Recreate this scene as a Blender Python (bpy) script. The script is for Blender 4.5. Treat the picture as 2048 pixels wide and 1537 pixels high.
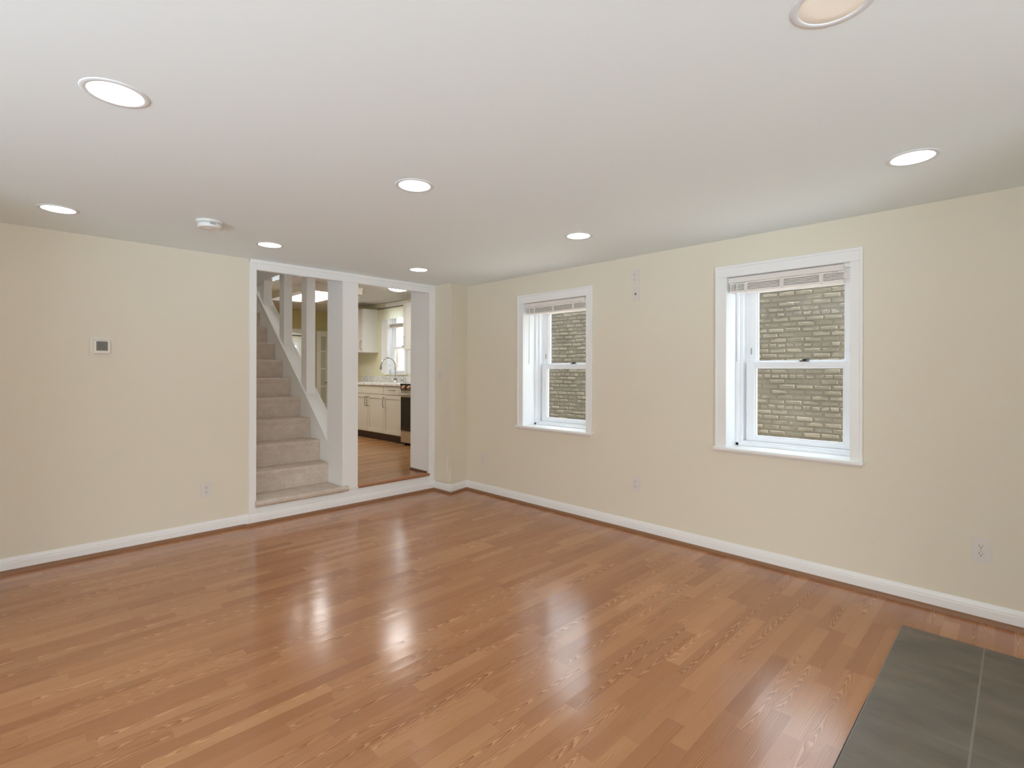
import bpy, bmesh, math, random
from mathutils import Vector, Matrix

for o in list(bpy.data.objects):
    bpy.data.objects.remove(o, do_unlink=True)
S = bpy.context.scene
COL = S.collection
random.seed(7)

# ------------------------------------------------------------------ camera
F_PX, CX, CY, CZ = 1017.46, 4.5047, -3.5627, 1.2779
YAW, ROLL = 0.7843, 0.0025
cam_d = bpy.data.cameras.new('camera')
cam = bpy.data.objects.new('camera', cam_d)
COL.objects.link(cam)
fwd = Vector((-math.cos(YAW), math.sin(YAW), 0))
rt = Vector((math.sin(YAW), math.cos(YAW), 0))
up = Vector((0, 0, 1))
r2 = rt * math.cos(ROLL) + up * math.sin(ROLL)
u2 = -rt * math.sin(ROLL) + up * math.cos(ROLL)
m = Matrix((r2, u2, -fwd)).transposed().to_4x4()
m.translation = (CX, CY, CZ)
cam.matrix_world = m
cam_d.sensor_width = 36.0
cam_d.lens = 36.0 * F_PX / 2048.0
cam_d.shift_y = -25.4 / 2048.0
cam_d.clip_start = 0.02
S.camera = cam

# ------------------------------------------------------------------ sky, sun, exposure
SKY = 5.0
W = bpy.data.worlds.new('sky'); S.world = W
W.use_nodes = True
wn, wl = W.node_tree.nodes, W.node_tree.links
wn.clear()
wo = wn.new('ShaderNodeOutputWorld'); bg = wn.new('ShaderNodeBackground')
tc = wn.new('ShaderNodeTexCoord'); sp = wn.new('ShaderNodeSeparateXYZ')
rp = wn.new('ShaderNodeValToRGB'); mr = wn.new('ShaderNodeMapRange')
mr.inputs[1].default_value = -1; mr.inputs[2].default_value = 1
wl.new(tc.outputs['Generated'], sp.inputs[0]); wl.new(sp.outputs[2], mr.inputs[0])
wl.new(mr.outputs[0], rp.inputs[0]); wl.new(rp.outputs[0], bg.inputs[0]); wl.new(bg.outputs[0], wo.inputs[0])
cr = rp.color_ramp
# added glow below eye line lights the ceiling; dimmer horizon band; hazy sky above
SKY_STOPS = [(0.0, (3.0, 3.76, 4.36)), (0.38, (3.0, 3.76, 4.36)), (0.45, (1.43, 1.77, 2.0)), (0.498, (.97, 1.19, 1.3)), (0.506, (1.75, 1.82, 1.85)), (1.0, (1.25, 1.5, 1.8))]
while len(cr.elements) < len(SKY_STOPS): cr.elements.new(0.5)
for el, (p_, c_) in zip(cr.elements, SKY_STOPS): el.position = p_; el.color = (*c_, 1)
bg.inputs[1].default_value = SKY

sun_d = bpy.data.lights.new('sun', 'SUN'); sun_d.energy = 60.0; sun_d.angle = math.radians(0.6)
sun_d.color = (1.0, 0.93, 0.80)
sun = bpy.data.objects.new('sun', sun_d); COL.objects.link(sun)
to_sun = Vector((0.55, -0.032, 0.83)).normalized()
sun.rotation_euler = (to_sun).to_track_quat('Z', 'Y').to_euler()
sun.location = (9, 1, 12)

def portal(loc, rot, sx, sy):
    d = bpy.data.lights.new('daylight_portal', 'AREA'); d.shape = 'RECTANGLE'; d.size = sx; d.size_y = sy
    d.cycles.is_portal = True
    o = bpy.data.objects.new('daylight_portal', d); o.location = loc; o.rotation_euler = rot; COL.objects.link(o)
PI = math.pi
portal((3.42, 0.33, 1.35), (-PI / 2, 0, 0), 0.76, 1.2)
portal((1.48, 0.33, 1.35), (-PI / 2, 0, 0), 0.76, 1.2)
portal((-3.21, 1.53, 1.80), (-PI / 2, 0, 0), 1.0, 1.15)
portal((7.65, -4.65, 1.05), (0, PI / 2, 0), 2.1, 2.7)
portal((3.825, -6.25, 1.07), (PI / 2, 0, 0), 2.15, 2.02)

vs = S.view_settings
S.display_settings.display_device = 'sRGB'
vs.view_transform = 'Standard'; vs.look = 'None'; vs.gamma = 1.0; vs.use_curve_mapping = False
vs.exposure = -0.70
S.cycles.use_denoising = True
S.cycles.max_bounces = 12; S.cycles.diffuse_bounces = 8; S.cycles.glossy_bounces = 4
S.cycles.transparent_max_bounces = 16
S.cycles.sample_clamp_indirect = 8.0
S.cycles.caustics_reflective = False; S.cycles.caustics_refractive = False

# ------------------------------------------------------------------ materials
def nodes_of(mat):
    return mat.node_tree.nodes, mat.node_tree.links

def mat(name, col, rough=0.6, spec=0.5, metal=0.0, emit=None, estr=0.0, bump=None, trans=0.0):
    m = bpy.data.materials.new(name); m.use_nodes = True
    n, l = nodes_of(m); b = n['Principled BSDF']
    b.inputs['Base Color'].default_value = (*col, 1); b.inputs['Roughness'].default_value = rough
    b.inputs['Specular IOR Level'].default_value = spec; b.inputs['Metallic'].default_value = metal
    if emit:
        b.inputs['Emission Color'].default_value = (*emit, 1); b.inputs['Emission Strength'].default_value = estr
    if bump:
        t = n.new('ShaderNodeTexNoise'); t.inputs['Scale'].default_value = bump[0]; t.inputs['Detail'].default_value = 4
        g = n.new('ShaderNodeNewGeometry'); l.new(g.outputs['Position'], t.inputs['Vector'])
        bp = n.new('ShaderNodeBump'); bp.inputs['Strength'].default_value = bump[1]; bp.inputs['Distance'].default_value = bump[2]
        l.new(t.outputs[0], bp.inputs['Height']); l.new(bp.outputs[0], b.inputs['Normal'])
    return m

class NG:
    """small helper that wires math nodes"""
    def __init__(s, m):
        s.n, s.l = nodes_of(m)
    def put(s, sock, v):
        if isinstance(v, (int, float)): sock.default_value = v
        elif isinstance(v, tuple): sock.default_value = v
        else: s.l.new(v, sock)
    def M(s, op, a, b=None, c=None, clamp=False):
        x = s.n.new('ShaderNodeMath'); x.operation = op; x.use_clamp = clamp
        s.put(x.inputs[0], a)
        if b is not None: s.put(x.inputs[1], b)
        if c is not None: s.put(x.inputs[2], c)
        return x.outputs[0]
    def vec(s, x, y, z):
        c = s.n.new('ShaderNodeCombineXYZ')
        for i, v in enumerate((x, y, z)): s.put(c.inputs[i], v)
        return c.outputs[0]
    def white(s, v, dim='2D'):
        w = s.n.new('ShaderNodeTexWhiteNoise'); w.noise_dimensions = dim
        s.put(w.inputs['W' if dim == '1D' else 'Vector'], v)
        return w
    def noise(s, v, scale=1.0, detail=2.0, rough=0.5):
        t = s.n.new('ShaderNodeTexNoise'); s.put(t.inputs['Vector'], v)
        t.inputs['Scale'].default_value = scale; t.inputs['Detail'].default_value = detail; t.inputs['Roughness'].default_value = rough
        return t.outputs[0]
    def ramp(s, fac, stops, interp='LINEAR'):
        r = s.n.new('ShaderNodeValToRGB'); s.put(r.inputs[0], fac); e = r.color_ramp.elements
        r.color_ramp.interpolation = interp
        while len(e) < len(stops): e.new(0.5)
        for el, (p, c) in zip(e, stops): el.position = p; el.color = (*c, 1)
        return r.outputs[0]
    def mix(s, fac, a, b):
        x = s.n.new('ShaderNodeMix'); x.data_type = 'RGBA'
        s.put(x.inputs[0], fac); s.put(x.inputs[6], a); s.put(x.inputs[7], b)
        return x.outputs[2]
    def pos(s):
        g = s.n.new('ShaderNodeNewGeometry'); p = s.n.new('ShaderNodeSeparateXYZ')
        s.l.new(g.outputs['Position'], p.inputs[0]); return p.outputs

def wood_floor(name, w, tones, grain, rough, l0=0.34, l1=0.42):
    m = bpy.data.materials.new(name); m.use_nodes = True
    g = NG(m); b = g.n['Principled BSDF']; P = g.pos(); X, Y = P[0], P[1]
    u = g.M('DIVIDE', X, w); s = g.M('FLOOR', u); fu = g.M('SUBTRACT', g.M('SUBTRACT', u, s), 0.5)
    r1 = g.white(g.M('ADD', s, 3.7), '1D').outputs[0]; r2_ = g.white(g.M('ADD', s, 57.3), '1D').outputs[0]
    L = g.M('ADD', g.M('MULTIPLY', r2_, l1), l0)
    v = g.M('ADD', g.M('DIVIDE', Y, L), g.M('MULTIPLY', r1, 13.0)); pi = g.M('FLOOR', v); fv = g.M('SUBTRACT', v, pi)
    wh = g.white(g.vec(s, pi, 0.0), '2D'); h = wh.outputs[0]
    sc = g.n.new('ShaderNodeSeparateColor'); g.l.new(wh.outputs[1], sc.inputs[0]); hr, hg, hb = sc.outputs
    off = g.M('MULTIPLY', h, 37.0)
    n1 = g.noise(g.vec(g.M('ADD', g.M('MULTIPLY', X, 22.0), off), g.M('ADD', g.M('MULTIPLY', Y, 2.4), off), off), 1.0, 2.0)
    n2 = g.noise(g.vec(g.M('ADD', g.M('MULTIPLY', X, 70.0), off), g.M('ADD', g.M('MULTIPLY', Y, 4.0), off), off), 1.0, 2.0)
    uu = g.M('ADD', fu, g.M('MULTIPLY', g.M('SUBTRACT', hr, 0.5), 0.7))
    sgn = g.M('SUBTRACT', g.M('MULTIPLY', g.M('GREATER_THAN', hg, 0.5), 2.0), 1.0)
    cath = g.M('ADD', g.M('MULTIPLY', g.M('MULTIPLY', uu, uu), 24.0),
               g.M('ADD', g.M('MULTIPLY', g.M('MULTIPLY', Y, sgn), 12.0), g.M('MULTIPLY', n1, 6.0)))
    strt = g.M('ADD', g.M('MULTIPLY', fu, 12.0), g.M('ADD', g.M('MULTIPLY', n1, 5.0), g.M('MULTIPLY', Y, 1.2)))
    is_c = g.M('GREATER_THAN', hb, 0.60)
    c = g.M('ADD', g.M('MULTIPLY', cath, is_c), g.M('MULTIPLY', strt, g.M('SUBTRACT', 1.0, is_c)))
    c = g.M('ADD', c, g.M('MULTIPLY', n2, 0.75))
    saw = g.M('FRACT', c)
    line = g.M('POWER', saw, 2.2)
    line = g.M('MULTIPLY', line, g.M('LESS_THAN', saw, 0.96))
    pore = g.noise(g.vec(g.M('MULTIPLY', X, 900.0), g.M('MULTIPLY', Y, 28.0), off), 1.0, 2.0)
    pore = g.M('MULTIPLY', g.M('SUBTRACT', pore, 0.52, clamp=True), 3.0, clamp=True)
    amp = g.M('ADD', 0.38, g.M('MULTIPLY', hg, 0.5))
    fac = g.M('ADD', g.M('MULTIPLY', line, amp), g.M('MULTIPLY', pore, 0.22), clamp=True)
    base = g.ramp(g.M('ADD', g.M('MULTIPLY', h, 0.8), g.M('MULTIPLY', n1, 0.25)), tones)
    col = g.mix(fac, base, (*grain, 1))
    light = g.M('MULTIPLY', g.M('LESS_THAN', saw, 0.30), g.M('MULTIPLY', g.M('ADD', 0.15, g.M('MULTIPLY', is_c, 0.25)), g.M('GREATER_THAN', n1, 0.42)))
    col = g.mix(light, col, (*[min(1, q * k) for q, k in zip(tones[-1][1], (1.2, 1.32, 1.45))], 1))
    seam = g.M('MAXIMUM', g.M('GREATER_THAN', g.M('ABSOLUTE', fu), 0.488), g.M('LESS_THAN', g.M('MULTIPLY', fv, L), 0.0014))
    col = g.mix(g.M('MULTIPLY', seam, 0.22), col, (*[q * 0.55 for q in grain], 1))
    g.l.new(col, b.inputs['Base Color'])
    g.put(b.inputs['Roughness'], g.M('ADD', rough, g.M('MULTIPLY', fac, 0.08)))
    b.inputs['Specular IOR Level'].default_value = 0.5
    bp = g.n.new('ShaderNodeBump'); bp.inputs['Strength'].default_value = 0.06; bp.inputs['Distance'].default_value = 0.001
    g.l.new(fac, bp.inputs['Height']); g.l.new(bp.outputs[0], b.inputs['Normal'])
    return m

MW = {}
MW['wall'] = mat('cream_wall_paint', (0.75, 0.69, 0.57), 0.55, 0.25, bump=(140, 0.06, 0.002))
MW['ceiling'] = mat('white_ceiling_paint', (0.855, 0.938, 0.972), 0.8, 0.2)
MW['trim'] = mat('white_trim_gloss', (0.86, 0.855, 0.845), 0.35, 0.4)
MW['vinyl'] = mat('white_vinyl', (0.85, 0.87, 0.90), 0.35, 0.4)
MW['plate'] = mat('ivory_plastic', (0.72, 0.665, 0.61), 0.35, 0.5)
MW['plate_white'] = mat('white_plastic', (0.77, 0.725, 0.645), 0.4, 0.5)
MW['slot'] = mat('dark_slot', (0.05, 0.04, 0.035), 0.6)
MW['screw'] = mat('screw_metal', (0.6, 0.58, 0.54), 0.35, 0.5, 0.9)
MW['floor'] = wood_floor('oak_laminate', 0.064,
    [(0.0, (0.375, 0.156, 0.067)), (0.4, (0.435, 0.186, 0.080)), (0.7, (0.49, 0.222, 0.098)), (1.0, (0.565, 0.275, 0.125))],
    (0.20, 0.075, 0.032), 0.16)
MW['floor2'] = wood_floor('kitchen_oak_boards', 0.057,
    [(0.0, (0.33, 0.15, 0.06)), (0.5, (0.43, 0.21, 0.09)), (1.0, (0.53, 0.28, 0.125))], (0.15, 0.055, 0.02), 0.2, 0.6, 0.7)
MW['shoe'] = mat('brown_shoe_moulding', (0.26, 0.125, 0.06), 0.4)
MW['nosing'] = mat('stained_oak_nosing', (0.36, 0.15, 0.062), 0.3)
MW['dark_shoe'] = mat('dark_brown_shoe', (0.12, 0.05, 0.028), 0.4)
MW['cab'] = mat('greige_cabinet_paint', (0.60, 0.57, 0.48), 0.4, 0.4)
MW['cab_white'] = mat('white_cabinet_paint', (0.72, 0.71, 0.66), 0.4, 0.4)
MW['toe'] = mat('dark_toe_kick', (0.045, 0.025, 0.02), 0.5)
MW['nickel'] = mat('brushed_nickel', (0.30, 0.27, 0.22), 0.35, 0.5, 0.9)
MW['chrome'] = mat('chrome', (0.62, 0.63, 0.65), 0.12, 0.5, 1.0)
MW['steel'] = mat('stainless_steel', (0.58, 0.53, 0.48), 0.32, 0.5, 0.9)
MW['black'] = mat('black_glass', (0.012, 0.012, 0.014), 0.08, 0.5)
MW['blackm'] = mat('black_enamel', (0.02, 0.02, 0.022), 0.35)
MW['bronze'] = mat('copper_bronze', (0.62, 0.36, 0.22), 0.3, 0.5, 0.9)
MW['blind'] = mat('white_faux_wood_slat', (0.80, 0.755, 0.72), 0.45, 0.4)
MW['yellow'] = mat('ochre_yellow_wall_paint', (0.56, 0.50, 0.26), 0.6, 0.2)
MW['kwall'] = mat('pale_yellow_kitchen_paint', (0.72, 0.69, 0.50), 0.6, 0.25)
MW['white_wall'] = mat('white_room_paint', (0.82, 0.79, 0.73), 0.7, 0.2)
MW['oakframe'] = mat('taupe_light_frame', (0.55, 0.49, 0.41), 0.5)
MW['ground'] = mat('alley_concrete', (0.30, 0.28, 0.25), 0.9, bump=(30, 0.3, 0.01))
MW['ring'] = mat('matte_white_trim_ring', (0.76, 0.79, 0.81), 0.7, 0.3)
MW['lens'] = mat('lit_lens', (0.9, 0.9, 0.9), 0.5, emit=(1.0, 0.985, 0.95), estr=9.0)
MW['lens_dim'] = mat('cream_unlit_lens', (0.86, 0.80, 0.70), 0.5, emit=(1.0, 0.95, 0.86), estr=0.25)
MW['panel'] = mat('lit_panel', (0.9, 0.9, 0.9), 0.5, emit=(1.0, 0.985, 0.95), estr=20.0)
MW['panel_flush'] = mat('lit_flush_globe', (0.9, 0.9, 0.9), 0.5, emit=(1.0, 0.98, 0.94), estr=55.0)
MW['door'] = mat('white_door_paint', (0.78, 0.77, 0.72), 0.4)
MW['detector'] = mat('white_detector_plastic', (0.80, 0.80, 0.78), 0.45)
MW['grey_gap'] = mat('grey_gap', (0.30, 0.30, 0.29), 0.7)

def glass():
    m = bpy.data.materials.new('window_glass'); m.use_nodes = True
    n, l = nodes_of(m); n.clear()
    o = n.new('ShaderNodeOutputMaterial'); mx = n.new('ShaderNodeMixShader'); t = n.new('ShaderNodeBsdfTransparent')
    gl = n.new('ShaderNodeBsdfGlossy'); gl.inputs['Roughness'].default_value = 0.02
    lw = n.new('ShaderNodeLayerWeight'); lw.inputs[0].default_value = 0.5
    pw = n.new('ShaderNodeMath'); pw.operation = 'POWER'; pw.inputs[1].default_value = 4.0; l.new(lw.outputs['Facing'], pw.inputs[0])
    fr = n.new('ShaderNodeMath'); fr.operation = 'MULTIPLY_ADD'; fr.inputs[1].default_value = 0.6; fr.inputs[2].default_value = 0.025; l.new(pw.outputs[0], fr.inputs[0])
    t.inputs[0].default_value = (0.97, 0.985, 0.98, 1)
    l.new(fr.outputs[0], mx.inputs[0]); l.new(t.outputs[0], mx.inputs[1]); l.new(gl.outputs[0], mx.inputs[2]); l.new(mx.outputs[0], o.inputs[0])
    return m
MW['glass'] = glass()

def carpet():
    m = bpy.data.materials.new('beige_cut_pile_carpet'); m.use_nodes = True
    g = NG(m); b = g.n['Principled BSDF']; geo = g.n.new('ShaderNodeNewGeometry')
    n1 = g.noise(geo.outputs['Position'], 320.0, 3.0, 0.7); n2 = g.noise(geo.outputs['Position'], 14.0, 2.0)
    f = g.M('ADD', g.M('MULTIPLY', n1, 0.88), g.M('MULTIPLY', n2, 0.12))
    col = g.ramp(f, [(0.34, (0.36, 0.285, 0.225)), (0.52, (0.66, 0.56, 0.475)), (0.68, (0.88, 0.79, 0.70))])
    g.l.new(col, b.inputs['Base Color']); b.inputs['Roughness'].default_value = 0.95; b.inputs['Specular IOR Level'].default_value = 0.1
    bp = g.n.new('ShaderNodeBump'); bp.inputs['Strength'].default_value = 0.5; bp.inputs['Distance'].default_value = 0.004
    g.l.new(n1, bp.inputs['Height']); g.l.new(bp.outputs[0], b.inputs['Normal'])
    return m
MW['carpet'] = carpet()

def brick_mat(name, dark, mid, lite):
    m = bpy.data.materials.new(name); m.use_nodes = True
    g = NG(m); b = g.n['Principled BSDF']; geo = g.n.new('ShaderNodeNewGeometry')
    n1 = g.noise(geo.outputs['Position'], 2.2, 4.0, 0.6); P = g.pos(); n2 = g.noise(g.vec(g.M('MULTIPLY', P[0], 1.3), P[1], g.M('MULTIPLY', P[2], .55)), 95.0, 3.0, 0.65)
    f = g.M('ADD', g.M('MULTIPLY', n1, 0.7), g.M('MULTIPLY', n2, 0.3))
    g.l.new(g.ramp(f, [(0.3, dark), (0.5, mid), (0.7, lite)]), b.inputs['Base Color'])
    b.inputs['Roughness'].default_value = 0.85; b.inputs['Specular IOR Level'].default_value = 0.2
    bp = g.n.new('ShaderNodeBump'); bp.inputs['Strength'].default_value = 0.8; bp.inputs['Distance'].default_value = 0.008
    g.l.new(n2, bp.inputs['Height']); g.l.new(bp.outputs[0], b.inputs['Normal'])
    return m
MW['brick'] = brick_mat('painted_greige_brick', (0.076, 0.065, 0.050), (0.095, 0.082, 0.064), (0.116, 0.101, 0.081))
MW['brick2'] = brick_mat('brown_brick', (0.16, 0.12, 0.10), (0.22, 0.17, 0.14), (0.27, 0.22, 0.18))

def tile_mat():
    m = bpy.data.materials.new('slate_grey_tile'); m.use_nodes = True
    g = NG(m); b = g.n['Principled BSDF']; P = g.pos(); geo = g.n.new('ShaderNodeNewGeometry')
    T = 0.3045
    tx = g.M('DIVIDE', g.M('SUBTRACT', P[0], 4.081), T); ty = g.M('DIVIDE', g.M('ADD', P[1], 0.366), T)
    ix = g.M('FLOOR', tx); iy = g.M('FLOOR', ty); fx = g.M('SUBTRACT', tx, ix); fy = g.M('SUBTRACT', ty, iy)
    h = g.white(g.vec(ix, iy, 0.0), '2D').outputs[0]; off = g.M('MULTIPLY', h, 23.0)
    n1 = g.noise(g.vec(g.M('ADD', g.M('MULTIPLY', P[0], 4.0), off), g.M('ADD', g.M('MULTIPLY', P[1], 9.0), off), off), 1.0, 5.0, 0.6)
    n2 = g.noise(g.vec(g.M('ADD', g.M('MULTIPLY', P[0], 6.0), off), g.M('MULTIPLY', P[1], 6.0), 4.0), 1.0, 3.0, 0.5)
    col = g.ramp(n1, [(0.3, (0.106, 0.088, 0.070)), (0.5, (0.142, 0.119, 0.093)), (0.72, (0.185, 0.153, 0.117))])
    rust = g.M('MULTIPLY', g.M('SUBTRACT', n2, 0.5, clamp=True), 2.4, clamp=True)
    col = g.mix(g.M('MULTIPLY', rust, 0.5), col, (0.20, 0.135, 0.065, 1))
    ex = g.M('MINIMUM', fx, g.M('SUBTRACT', 1.0, fx)); ey = g.M('MINIMUM', fy, g.M('SUBTRACT', 1.0, fy))
    gx = g.M('LESS_THAN', ex, 0.011); gy = g.M('LESS_THAN', ey, 0.0055)
    col = g.mix(g.M('MULTIPLY', gy, 0.55), col, (0.09, 0.085, 0.075, 1))
    col = g.mix(g.M('MULTIPLY', gx, 0.75), col, (0.24, 0.225, 0.195, 1))
    g.l.new(col, b.inputs['Base Color']); b.inputs['Roughness'].default_value = 0.45
    hgt = g.M('SUBTRACT', g.M('MULTIPLY', n1, 0.5), g.M('MAXIMUM', gx, gy))
    bp = g.n.new('ShaderNodeBump'); bp.inputs['Strength'].default_value = 0.25; bp.inputs['Distance'].default_value = 0.003
    g.l.new(hgt, bp.inputs['Height']); g.l.new(bp.outputs[0], b.inputs['Normal'])
    return m
MW['tile'] = tile_mat()

def marble():
    m = bpy.data.materials.new('white_veined_marble'); m.use_nodes = True
    g = NG(m); b = g.n['Principled BSDF']; geo = g.n.new('ShaderNodeNewGeometry')
    n1 = g.noise(geo.outputs['Position'], 5.0, 6.0, 0.6)
    v = g.M('ABSOLUTE', g.M('SUBTRACT', n1, 0.5))
    g.l.new(g.ramp(v, [(0.0, (0.52, 0.50, 0.46)), (0.05, (0.72, 0.71, 0.68)), (0.2, (0.78, 0.77, 0.74))]), b.inputs['Base Color'])
    b.inputs['Roughness'].default_value = 0.2
    return m
MW['marble'] = marble()

def textured_ceiling():
    m = mat('textured_white_ceiling', (0.84, 0.83, 0.80), 0.8, 0.2, bump=(24, 1.0, 0.09))
    return m
MW['kceil'] = textured_ceiling()

def fabric():
    m = bpy.data.materials.new('sheer_cream_fabric'); m.use_nodes = True
    n, l = nodes_of(m); n.clear()
    o = n.new('ShaderNodeOutputMaterial'); mx = n.new('ShaderNodeMixShader'); mx.inputs[0].default_value = 0.85
    d = n.new('ShaderNodeBsdfDiffuse'); t = n.new('ShaderNodeBsdfTranslucent')
    d.inputs[0].default_value = (0.86, 0.84, 0.70, 1); t.inputs[0].default_value = (0.95, 0.94, 0.80, 1)
    l.new(d.outputs[0], mx.inputs[1]); l.new(t.outputs[0], mx.inputs[2]); l.new(mx.outputs[0], o.inputs[0])
    return m
MW['fabric'] = fabric()

# ------------------------------------------------------------------ mesh helpers
def BM(): return bmesh.new()

def box(bm, x0, x1, y0, y1, z0, z1, bev=0.0, seg=2):
    t = bmesh.new()
    v = [t.verts.new((x, y, z)) for x in (x0, x1) for y in (y0, y1) for z in (z0, z1)]
    for f in ((0, 1, 3, 2), (4, 6, 7, 5), (0, 4, 5, 1), (2, 3, 7, 6), (0, 2, 6, 4), (1, 5, 7, 3)):
        t.faces.new([v[i] for i in f])
    if bev > 0:
        bmesh.ops.bevel(t, geom=t.edges[:], offset=bev, segments=seg, affect='EDGES', profile=0.5)
    bmesh.ops.recalc_face_normals(t, faces=t.faces[:])
    add(bm, t); return bm

def add(bm, t, mtx=None):
    mp = {}
    for v in t.verts:
        mp[v] = bm.verts.new(mtx @ v.co if mtx else v.co)
    for f in t.faces:
        try:
            nf = bm.faces.new([mp[v] for v in f.verts]); nf.smooth = f.smooth
        except ValueError:
            pass
    t.free()

def prism(bm, pts, axis, a, b, bev=0.0):
    """polygon pts in the plane across the axis, extruded from a to b; axis x: pts (y,z); y: (x,z); z: (x,y)"""
    t = bmesh.new()
    def P(p, k):
        return (k, p[0], p[1]) if axis == 'x' else (p[0], k, p[1]) if axis == 'y' else (p[0], p[1], k)
    A = [t.verts.new(P(p, a)) for p in pts]; B = [t.verts.new(P(p, b)) for p in pts]
    n = len(pts)
    t.faces.new(A); t.faces.new(B[::-1])
    for i in range(n): t.faces.new((A[i], B[i], B[(i + 1) % n], A[(i + 1) % n]))
    if bev > 0: bmesh.ops.bevel(t, geom=t.edges[:], offset=bev, segments=2, affect='EDGES')
    bmesh.ops.recalc_face_normals(t, faces=t.faces[:])
    add(bm, t); return bm

def lathe(bm, prof, n=48, mtx=None, smooth=True):
    """prof: list of (r, z)"""
    t = bmesh.new(); rings = []
    for r, z in prof:
        if r < 1e-6: rings.append([t.verts.new((0, 0, z))])
        else: rings.append([t.verts.new((r * math.cos(2 * PI * k / n), r * math.sin(2 * PI * k / n), z)) for k in range(n)])
    for a, b in zip(rings, rings[1:]):
        for k in range(n):
            q = [a[k % len(a)], a[(k + 1) % len(a)], b[(k + 1) % len(b)], b[k % len(b)]]
            u = []
            for x in q:
                if x not in u: u.append(x)
            if len(u) > 2:
                f = t.faces.new(u); f.smooth = smooth
    bmesh.ops.recalc_face_normals(t, faces=t.faces[:])
    add(bm, t, mtx); return bm

def cyl(bm, p0, p1, r, n=20, r1=None):
    p0, p1 = Vector(p0), Vector(p1); d = p1 - p0
    q = d.to_track_quat('Z', 'Y').to_matrix().to_4x4(); q.translation = p0
    r1 = r if r1 is None else r1
    return lathe(bm, [(0, 0), (r, 0), (r1, d.length), (0, d.length)], n, q)

def tube(bm, pts, r, n=12, cyclic=False):
    pts = [Vector(p) for p in pts]; t = bmesh.new(); rings = []
    prev = None
    for i, p in enumerate(pts):
        d = (pts[min(i + 1, len(pts) - 1)] - pts[max(i - 1, 0)]).normalized()
        if prev is None:
            a = d.orthogonal().normalized()
        else:
            a = (prev - d * prev.dot(d)).normalized()
        prev = a; b = d.cross(a)
        rr = r[i] if isinstance(r, (list, tuple)) else r
        rings.append([t.verts.new(p + (a * math.cos(2 * PI * k / n) + b * math.sin(2 * PI * k / n)) * rr) for k in range(n)])
    for A, B in zip(rings, rings[1:]):
        for k in range(n):
            f = t.faces.new((A[k], A[(k + 1) % n], B[(k + 1) % n], B[k])); f.smooth = True
    t.faces.new(rings[0][::-1]); t.faces.new(rings[-1])
    bmesh.ops.recalc_face_normals(t, faces=t.faces[:])
    add(bm, t); return bm

def obj(name, bm, m, parent=None, world=False):
    """one mesh object; with a parent the geometry is in the parent's own frame (world=True: given in world space)"""
    if parent is not None and world:
        inv = parent.matrix_basis.inverted()
        if parent.parent: inv = inv @ parent.parent.matrix_basis.inverted()
        bmesh.ops.transform(bm, matrix=inv, verts=bm.verts[:])
    me = bpy.data.meshes.new(name); bm.to_mesh(me); bm.free()
    o = bpy.data.objects.new(name, me); COL.objects.link(o)
    for x in (m if isinstance(m, (list, tuple)) else [m]): me.materials.append(MW[x])
    if parent is not None: o.parent = parent
    return o

def tag(o, label, cat, group=None, kind=None):
    o['label'] = label; o['category'] = cat
    if group: o['group'] = group
    if kind: o['kind'] = kind
    return o

def thing(name, label, cat, loc=(0, 0, 0), rz=0.0, group=None, kind=None):
    o = bpy.data.objects.new(name, None); COL.objects.link(o)
    o.empty_display_size = 0.1
    o.matrix_basis = Matrix.Translation(loc) @ Matrix.Rotation(rz, 4, 'Z')
    return tag(o, label, cat, group, kind)

def struct(name, bm, m, label, cat, parent=None):
    o = obj(name, bm, m, parent)
    if parent is None: tag(o, label, cat, kind='structure')
    return o

def dup(root, loc, rz, label, group=None):
    r = root.copy(); COL.objects.link(r)
    r.matrix_basis = Matrix.Translation(loc) @ Matrix.Rotation(rz, 4, 'Z'); r['label'] = label
    if group: r['group'] = group
    for ch in list(root.children):
        c = ch.copy(); COL.objects.link(c); c.parent = r
        for gch in list(ch.children):
            d = gch.copy(); COL.objects.link(d); d.parent = c
    return r

# ------------------------------------------------------------------ room shell
H = 2.2; WT = 0.32; YB = -6.2; XR = 7.6; ZF = 0.18; KH = 2.5
WY = 1.28            # kitchen window wall
FX = -5.65           # far wall of the dining end
BUMP = [(0, -0.266), (0.297, -0.266), (0.240, 0.0)]

struct('floor', box(BM(), 0, XR, YB, 0, -0.05, 0), 'floor', 'honey oak laminate floor of the empty living room', 'floor')
struct('ceiling', box(BM(), -0.05, XR + .2, YB - .2, 0.35, H, H + 0.12), 'ceiling', 'smooth white ceiling with recessed lights', 'ceiling')

bm = BM()
box(bm, -WT, 0, YB - .2, -2.105, -0.05, 2.75)
struct('wall_left', bm, 'wall', 'cream wall with the white-cased opening to stairs and kitchen', 'wall')

def wall_with_holes(bm, axis, a0, a1, t0, t1, z0, z1, holes):
    """axis 'x': wall along x between t0..t1 in y"""
    def b(p0, p1, q0, q1):
        if axis == 'x': box(bm, p0, p1, t0, t1, q0, q1)
        else: box(bm, t0, t1, p0, p1, q0, q1)
    c = a0
    for h0, h1, k0, k1 in sorted(holes):
        b(c, h0, z0, z1)
        if k0 > z0: b(h0, h1, z0, k0)
        b(h0, h1, k1, z1); c = h1
    b(c, a1, z0, z1)
    return bm

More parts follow.
